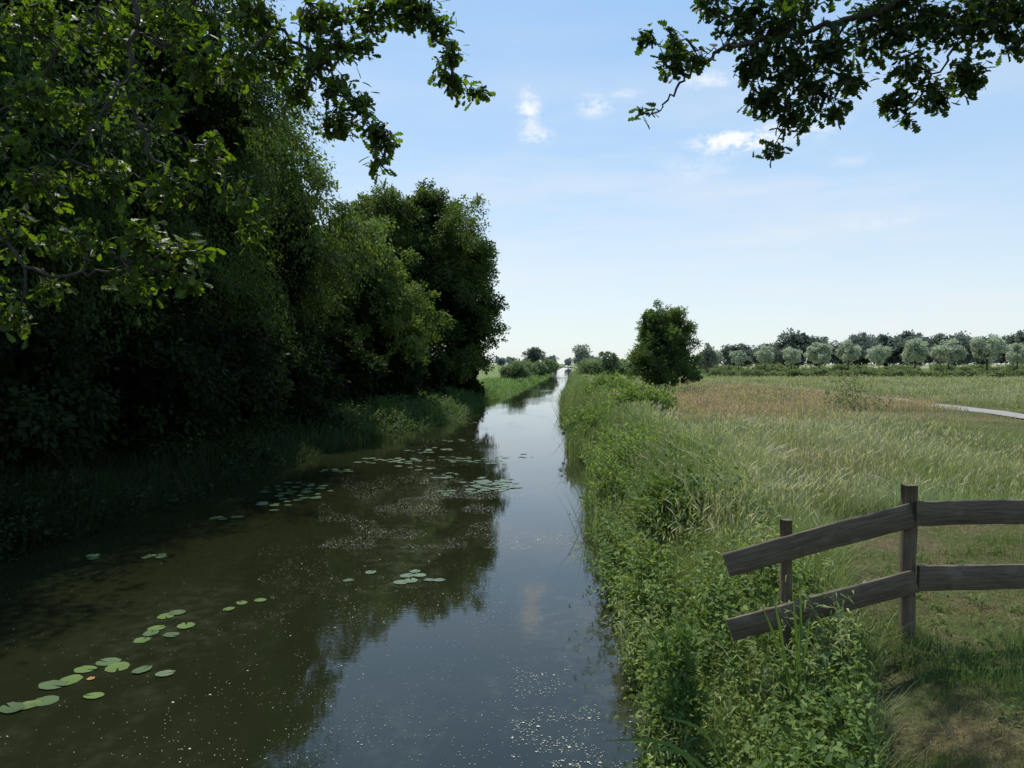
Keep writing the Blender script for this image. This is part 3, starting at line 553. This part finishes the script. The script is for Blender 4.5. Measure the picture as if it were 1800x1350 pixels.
one=[(20,1246,.24,'leftmost lily pad, cut by the left frame edge','g'),(48,1241,.23,'lily pad just right of the leftmost one','l'),(80,1233,.22,'green lily pad at the right end of the lower left cluster','g'),(92,1206,.26,'large lily pad above the lower left cluster','g'),(122,1197,.26,'large lily pad touching the orange leaf','l'),(150,1178,.21,'lily pad left of the paired pads in the left water','l'),(190,1164,.24,'rounded lily pad, upper one of the left pair','g'),(207,1174,.25,'broad lily pad right of the orange leaf','l'),(250,1179,.19,'round lily pad alone between the broad one and the pale one','g'),(290,1185,.18,'small pale lily pad right of the lone round one','p')]
for px,py,s_,lb,mk in one: pad(px,py,s_,lb,'lily pads near the left frame edge',mk)
pad(165,1224,.18,'lime green lily pad floating below the orange leaf','lily pads near the left frame edge','l')
pad(160,1194,.08,'orange dying lily leaf among green pads','lily pads near the left frame edge','y')
for k,(px,py,s_) in enumerate([(250,1126,.18),(266,1113,.21),(275,1105,.19),(301,1117,.19),(327,1101,.21),(292,1084,.22),(311,1078,.2)]): pad(px,py,s_,'lily pad in the group of seven in the left water, %s from its near end'%ordn(k),'seven pads in the left water','lglgl'[k%5])
for k,(px,py,s_) in enumerate([(402,1072,.15),(425,1060,.17),(457,1056,.16)]): pad(px,py,s_,'small lily pad in the slanting line of three, %s from the left'%ordn(k),'line of three pads','l')
for k,(px,py,s_) in enumerate([(613,1021,.16),(652,1007,.19)]): pad(px,py,s_,['dull lily pad left of the pale midwater cluster','bright round lily pad left of the pale midwater cluster'][k],'midwater pads','gp'[k])
for k,(px,py,s_) in enumerate([(705,1024,.22),(716,1013,.22),(737,1012,.2),(722,1021,.22),(730,1005,.18),(755,1021,.16),(772,1021,.17)]): pad(px,py,s_,'pale glossy lily pad in the midwater cluster, %s from its left'%ordn(k),'pale midwater cluster','p')
cl=[(265,978,26,5,4,'dim lily pad in the small patch off the shaded left bank'),(165,980,25,3,3,'dim lily pad nearest the shaded left bank'),(400,911,30,4,5,'dark lily pad in the thin strip under the lindens'),(530,862,68,15,38,'lily pad in the long green patch by the left bank'),(480,888,35,10,12,'lily pad at the near end of the long green patch'),(600,829,35,4,9,'lily pad in the thin strip beyond the long green patch'),(690,810,78,5,30,'lily pad in the pale band reaching across from the left bank'),(755,792,42,5,18,'lily pad in the bright band below the maple reflection'),(735,822,30,5,8,'lily pad just before the pale band'),(862,852,52,13,62,'pale lily pad in the big midchannel raft'),(800,866,34,7,12,'lily pad at the left edge of the midchannel raft'),(845,808,60,8,28,'lily pad in the patch beyond the midchannel raft'),(815,775,38,4,13,'lily pad in the far strip below the rounded oak'),(818,745,24,3,9,'far lily pad close under the rounded oak'),(925,800,25,6,4,'lily pad in the sky-lit water right of the raft'),(780,836,30,6,10,'lily pad between the pale band and the raft')]
for (px,py,rx,ry,n,lb) in cl:
    for k in range(n):
        a=random.uniform(0,6.28); r=random.random()**.6*(1.25 if random.random()<.15 else 1)
        pad(px+rx*r*math.cos(a),py+ry*r*math.sin(a),random.uniform(.12,.28),lb,lb.replace('lily pad','lily pads',1),'p' if (('pale' in lb or 'bright' in lb) and random.random()<.7 or random.random()<.2) else 'g')
# floating fluff
A=Acc(); P=[]
def sp(px0,px1,py0,py1,n,sz,cl_=.0):
    for _ in range(n):
        px=random.uniform(px0,px1); py=random.uniform(py0,py1)
        if vnoise(np.array([px/40.]),np.array([py/14.]),1.,51)[0]<cl_: continue
        p=gnd(px,py); 
        if p.x<float(xr(p.y))-.1 and p.x>float(xl(p.y))+.1: P.append((p.x,p.y,sz*random.uniform(.35,1.3)*(2.4 if random.random()<.03 else 1)))
sp(0,1140,950,1350,900,.009); sp(560,900,865,965,7500,.011,.38); sp(600,960,835,900,5200,.014,.44); sp(900,1030,935,968,900,.014,.35); sp(900,1060,1170,1350,800,.012,.5); sp(450,900,960,1100,1900,.009,.45); sp(720,990,770,880,5600,.017,.44); sp(860,980,720,780,600,.020,.4); sp(500,1120,1000,1350,1200,.008,.42); sp(280,640,1000,1350,500,.008,.45)
P=np.array(P); n=len(P); az=rng.random(n)*2*PI; B=basis(np.stack([np.cos(az),np.sin(az),0*az],-1),np.tile([0,0,1.],(n,1)))*P[:,2][:,None,None]
A.inst(LEAF,LEAF_F,B,np.stack([P[:,0],P[:,1],np.full(n,.005)],-1),np.tile([.5,.5,.4],(n,1)))
tag(A.build('floating_fluff',M_fluff),'pale seed fluff and blossom specks drifting on the canal surface','floating debris',kind='stuff')
# ------------------------------------------------------------------ overhanging oaks
def oak(label,trunk_pts,trunk_r,mains,clumps,seed,col,col2,leaf=.095,mult=1.0,thin=1.0):
    g=np.random.default_rng(seed); root=empty('oak_tree',(0,0,0)); tag(root,label,'tree'); W=Acc(); Lf=Acc()
    tp=smoothline(trunk_pts,5); tube(W,tp,np.interp(np.linspace(0,1,len(tp)),np.linspace(0,1,len(trunk_r)),trunk_r),12); W.build('trunk',M_bark,root)
    W=Acc(); S=[]
    for pts,r0,r1 in mains:
        L=smoothline(pts,6); L=L+g.normal(size=L.shape)*.012; tube(W,L,np.linspace(r0*thin,r1,len(L)),7); S.append(L)
    S=np.concatenate(S)
    pos=[];ct=[]
    for (px,py,Y,rx,ry,n) in clumps:
        n=max(1,int(round(n*mult)))
        c=np.array(at(px,py,Y)); sc=Y/F; j=np.argmin(np.linalg.norm(S-c,axis=1)); s=S[j]
        m_=(s+c)/2+g.normal(size=3)*.04+[0,0,.05]; L=smoothline([s,m_,c],4); tube(W,L,np.linspace(.008,.003,len(L)),5)
        for _ in range(n):
            o=nrm(g.normal(size=(1,3)))[0]*g.random()**.45*np.array([rx*sc,max(rx,ry)*sc*.9,ry*sc]); e=c+o
            b=c+o*.3 if g.random()<.6 else L[g.integers(2,len(L))]
            mm=(b+e)/2+g.normal(size=3)*.015; tube(W,[b,mm,e],[.003,.0022,.0015],4)
            k=g.integers(4,8)
            for q_ in range(k): pos.append(e+(g.normal(size=3)*.026)-(e-b)*.5*g.random()); ct.append(g.random())
    W.build('branches',M_bark,root)
    pos=np.array(pos);n=len(pos); az=g.random(n)*2*PI; el=np.radians(g.uniform(-70,20,n))
    d=np.stack([np.cos(az)*np.cos(el),np.sin(az)*np.cos(el),np.sin(el)],-1); nn=nrm(np.array([0,-.25,1.])+.55*g.normal(size=(n,3))); B=basis(d,nn); l=leaf*(.55+.7*g.random(n))
    B=B*l[:,None,None]*np.stack([np.ones(n),.85+.4*g.random(n),1.1*g.random(n)],-1)[:,None,:]; t=g.random(n)[:,None]; C=(np.array(col)*(1-t)+np.array(col2)*t)
    Lf.inst(OAK,OAK_F,B,pos,C); Lf.build('foliage',M_oak,root)
def A_(px,py,Y): return tuple(at(px,py,Y))
left_mains=[([(-3.6,1.2,6.4),A_(60,-250,3.9),A_(150,-90,3.8),A_(232,0,3.7),A_(228,120,3.7),A_(240,220,3.7),A_(290,300,3.7),A_(330,360,3.8)],.035,.006),
 ([A_(150,-90,3.8),A_(185,-10,3.9),A_(120,70,3.9),A_(60,150,3.9),A_(10,190,3.8),A_(-60,260,3.8)],.022,.008),
 ([A_(60,-250,3.9),A_(-80,100,3.6),A_(-40,350,3.6),A_(60,480,3.6),A_(150,480,3.7),A_(250,470,3.8)],.028,.005),
 ([A_(150,-90,3.8),A_(330,-40,4.0),A_(450,20,4.1),A_(540,90,4.2),A_(600,150,4.2),A_(650,215,4.2),A_(680,290,4.2)],.025,.004),
 ([A_(330,-40,4.0),A_(520,-60,4.2),A_(650,-30,4.4),A_(740,30,4.4),A_(785,90,4.4),A_(800,140,4.4),A_(845,165,4.4)],.02,.003),
 ([A_(228,120,3.7),A_(180,200,3.6),A_(120,280,3.6),A_(60,330,3.6)],.014,.004),
 ([A_(240,220,3.7),A_(330,250,3.8),A_(400,330,3.8),A_(430,390,3.8)],.012,.004)]
left_cl=[(60,40,3.9,90,70,22),(180,60,3.8,80,70,18),(300,40,4.0,80,60,20),(60,170,3.7,80,60,18),(170,190,3.8,70,60,14),(270,170,3.7,70,50,14),(370,120,3.9,60,60,13),(370,280,3.9,40,50,12),(420,345,3.8,34,40,9),(300,330,3.7,60,50,13),(200,320,3.8,70,60,14),(80,310,3.7,70,60,14),(30,410,3.7,60,50,12),(130,420,3.7,60,45,11),(250,420,3.8,60,50,15),(330,440,3.9,45,35,9),(440,400,3.9,26,24,5),(240,500,3.8,55,35,12),(320,490,3.8,40,25,7),(90,510,3.7,35,25,6),(20,560,3.6,35,45,7),(0,250,3.6,60,60,10),(-60,500,3.6,60,80,12),(-100,200,3.7,80,150,22),
 (450,30,4.1,60,50,22),(500,100,4.2,48,48,18),(520,170,4.2,32,32,10),(420,120,4.1,40,60,12),(570,30,4.3,64,40,22),(560,110,4.2,30,32,10),(575,225,4.2,14,15,4),(605,215,4.2,26,24,9),(640,180,4.2,26,20,7),(655,235,4.2,22,20,7),(682,245,4.2,15,13,4),(668,288,4.2,13,18,4),(590,150,4.2,24,22,8),(650,30,4.4,50,32,18),(705,12,4.4,52,32,18),(745,22,4.4,38,26,11),(775,50,4.4,26,24,8),(790,95,4.4,22,20,6),(780,130,4.4,14,14,4),(800,155,4.4,18,15,5),(835,162,4.4,18,10,4),(640,80,4.3,22,18,5),(600,75,4.3,32,26,9),
 (400,-100,4.2,160,60,20)]
oak('oak whose low leafy branches hang into the upper left of the view',[(-4.6,.2,.6),(-4.5,.2,3.5),(-4.2,.5,5.5),(-3.6,1.2,6.4)],[.38,.3,.2,.06],left_mains,left_cl,201,(.034,.056,.012),(.085,.118,.02),.062,2.3,.6)
right_mains=[([(4.6,3.2,6.9),A_(2050,-150,5.2),A_(1850,-80,5.2),A_(1650,-20,5.1),A_(1500,30,5.1),A_(1400,60,5.1),A_(1290,82,5.0),A_(1235,112,5.0),A_(1190,150,5.0),A_(1165,188,5.0),A_(1135,203,5.0)],.045,.003),
 ([A_(1500,30,5.1),A_(1440,100,5.1),A_(1390,170,5.1),A_(1370,240,5.1)],.014,.004),([A_(1850,-80,5.2),A_(1720,40,5.2),A_(1650,120,5.2),A_(1600,180,5.2)],.02,.004),([A_(1720,40,5.2),A_(1700,110,5.2),A_(1712,150,5.2)],.01,.003),
 ([A_(1290,82,5.0),A_(1230,90,5.0),A_(1170,80,5.0),A_(1135,75,5.0)],.007,.003),([A_(1650,-20,5.1),A_(1500,-60,5.3),A_(1330,-50,5.3),A_(1220,-20,5.3)],.02,.005),
 ([(4.6,3.2,6.9),(3.9,5.5,7.2),(3.0,7.6,7.6),(1.6,8.3,7.7),(-.2,7.8,7.5)],.06,.015)]
right_cl=[(1185,75,5.0,28,17,8),(1140,70,5.0,20,16,6),(1180,115,5.0,40,22,13),(1228,100,5.0,20,18,6),(1132,192,5.0,14,12,3),(1300,30,5.2,58,42,26),(1250,5,5.3,44,18,14),(1370,50,5.1,62,52,38),(1330,110,5.1,44,36,22),(1400,120,5.1,52,42,28),(1345,170,5.1,42,30,19),(1390,205,5.1,48,32,20),(1360,258,5.1,18,18,6),(1440,160,5.1,42,36,19),(1470,190,5.1,32,22,9),(1460,80,5.1,58,48,34),(1540,50,5.2,64,54,38),(1500,140,5.1,32,24,10),(1620,50,5.2,64,54,38),(1600,120,5.2,42,32,17),(1580,180,5.2,36,24,13),(1640,165,5.2,40,28,16),(1595,208,5.2,12,10,3),(1695,125,5.2,34,32,17),(1708,150,5.2,18,14,6),(1700,40,5.2,54,44,30),(1770,25,5.2,52,38,24),(1785,68,5.2,28,24,9),(1830,30,5.2,50,60,18),(1950,-20,5.2,100,80,20),(1400,5,5.2,90,24,22),(1580,5,5.2,90,24,22),(1740,5,5.2,70,24,18),
 (1450,-60,5.4,150,50,30),(1700,-80,5.3,150,50,34)]
for (x_,y_,z_,n_) in [(-.3,6.8,7.4,30),(.4,7.5,7.5,34),(.9,6.7,7.3,40),(1.4,7.7,7.6,40),(1.9,6.9,7.4,44),(2.4,7.5,7.6,36),(.8,6.0,7.1,30),(1.8,6.0,7.2,36),(2.7,6.5,7.4,36),(3.3,7.2,7.6,30),(.6,8.3,7.8,30),(1.5,8.5,7.9,32),(2.3,8.5,7.9,32),(3.1,8.2,7.8,32),(3.6,6.4,7.4,30)]:
    v=Vector((x_,y_,z_))-Vector((0,0,CH)); a_=v.dot(fw); right_cl.append((900+F*v.dot(rt)/a_,675-F*v.dot(upv)/a_,y_,88,36,n_))
oak('oak whose dark branches hang from the top right corner of the sky',[(5.6,1.0,.8),(5.5,1.1,3.5),(5.2,2.0,5.6),(4.6,3.2,6.9)],[.42,.34,.24,.08],right_mains,right_cl,202,(.022,.037,.010),(.042,.064,.016),.072,1.5,.7)
# foreground reed blades near the fence
root=empty('reed_clump',(0,0,0)); tag(root,'tall narrow reed blades rising in front of the sagging fence rails','reed')
A=Acc()
for (px,py,px2,py2,Y) in [(1400,1200,1408,1012,4.9),(1405,1210,1392,1022,4.95),(1395,1210,1352,1010,4.95),(1410,1215,1330,1040,5.0),(1398,1190,1425,1075,4.9)]:
    b=np.array(at(px,py,Y)); t=np.array(at(px2,py2,Y)); s=np.array([.011,.003,0]); b[2]-=.15; m1=b+(t-b)*.6; m1[0]+=.01
    A.add([b-s*.7,b+s*.7,m1-s,m1+s,t],[[(0,1,3,2)],[(2,3,4)]],(.09,.15,.035))
A.build('blade',M_grass,root)
root=empty('sedge_tuft',(0,0,0)); tag(root,'arching sedge leaves leaning over the water at the bottom edge','sedge'); A=Acc()
for (px,py,px2,py2,pxm,pym,Y) in [(1290,1400,1060,1302,1180,1310,4.4),(1250,1400,1130,1318,1200,1325,4.4),(1300,1420,1160,1260,1240,1290,4.5),(1310,1400,1400,1230,1350,1260,4.4),(1290,1410,1240,1225,1270,1280,4.5)]:
    L=smoothline([at(px,py,Y),at(pxm,pym,Y),at(px2,py2,Y)],5); n=len(L); wv=.011*np.sin(np.linspace(.5,PI,n))[:,None]*np.array([[.3,.5,.9]])
    V=np.stack([L-wv,L+wv],1).reshape(-1,3); a=np.arange(n-1)*2; A.add(V,[np.stack([a,a+1,a+3,a+2],-1)],(.10,.17,.04))
A.build('blade',M_grass,root)
scn.view_settings.view_transform='Standard'; scn.view_settings.look='None'; scn.view_settings.exposure=0
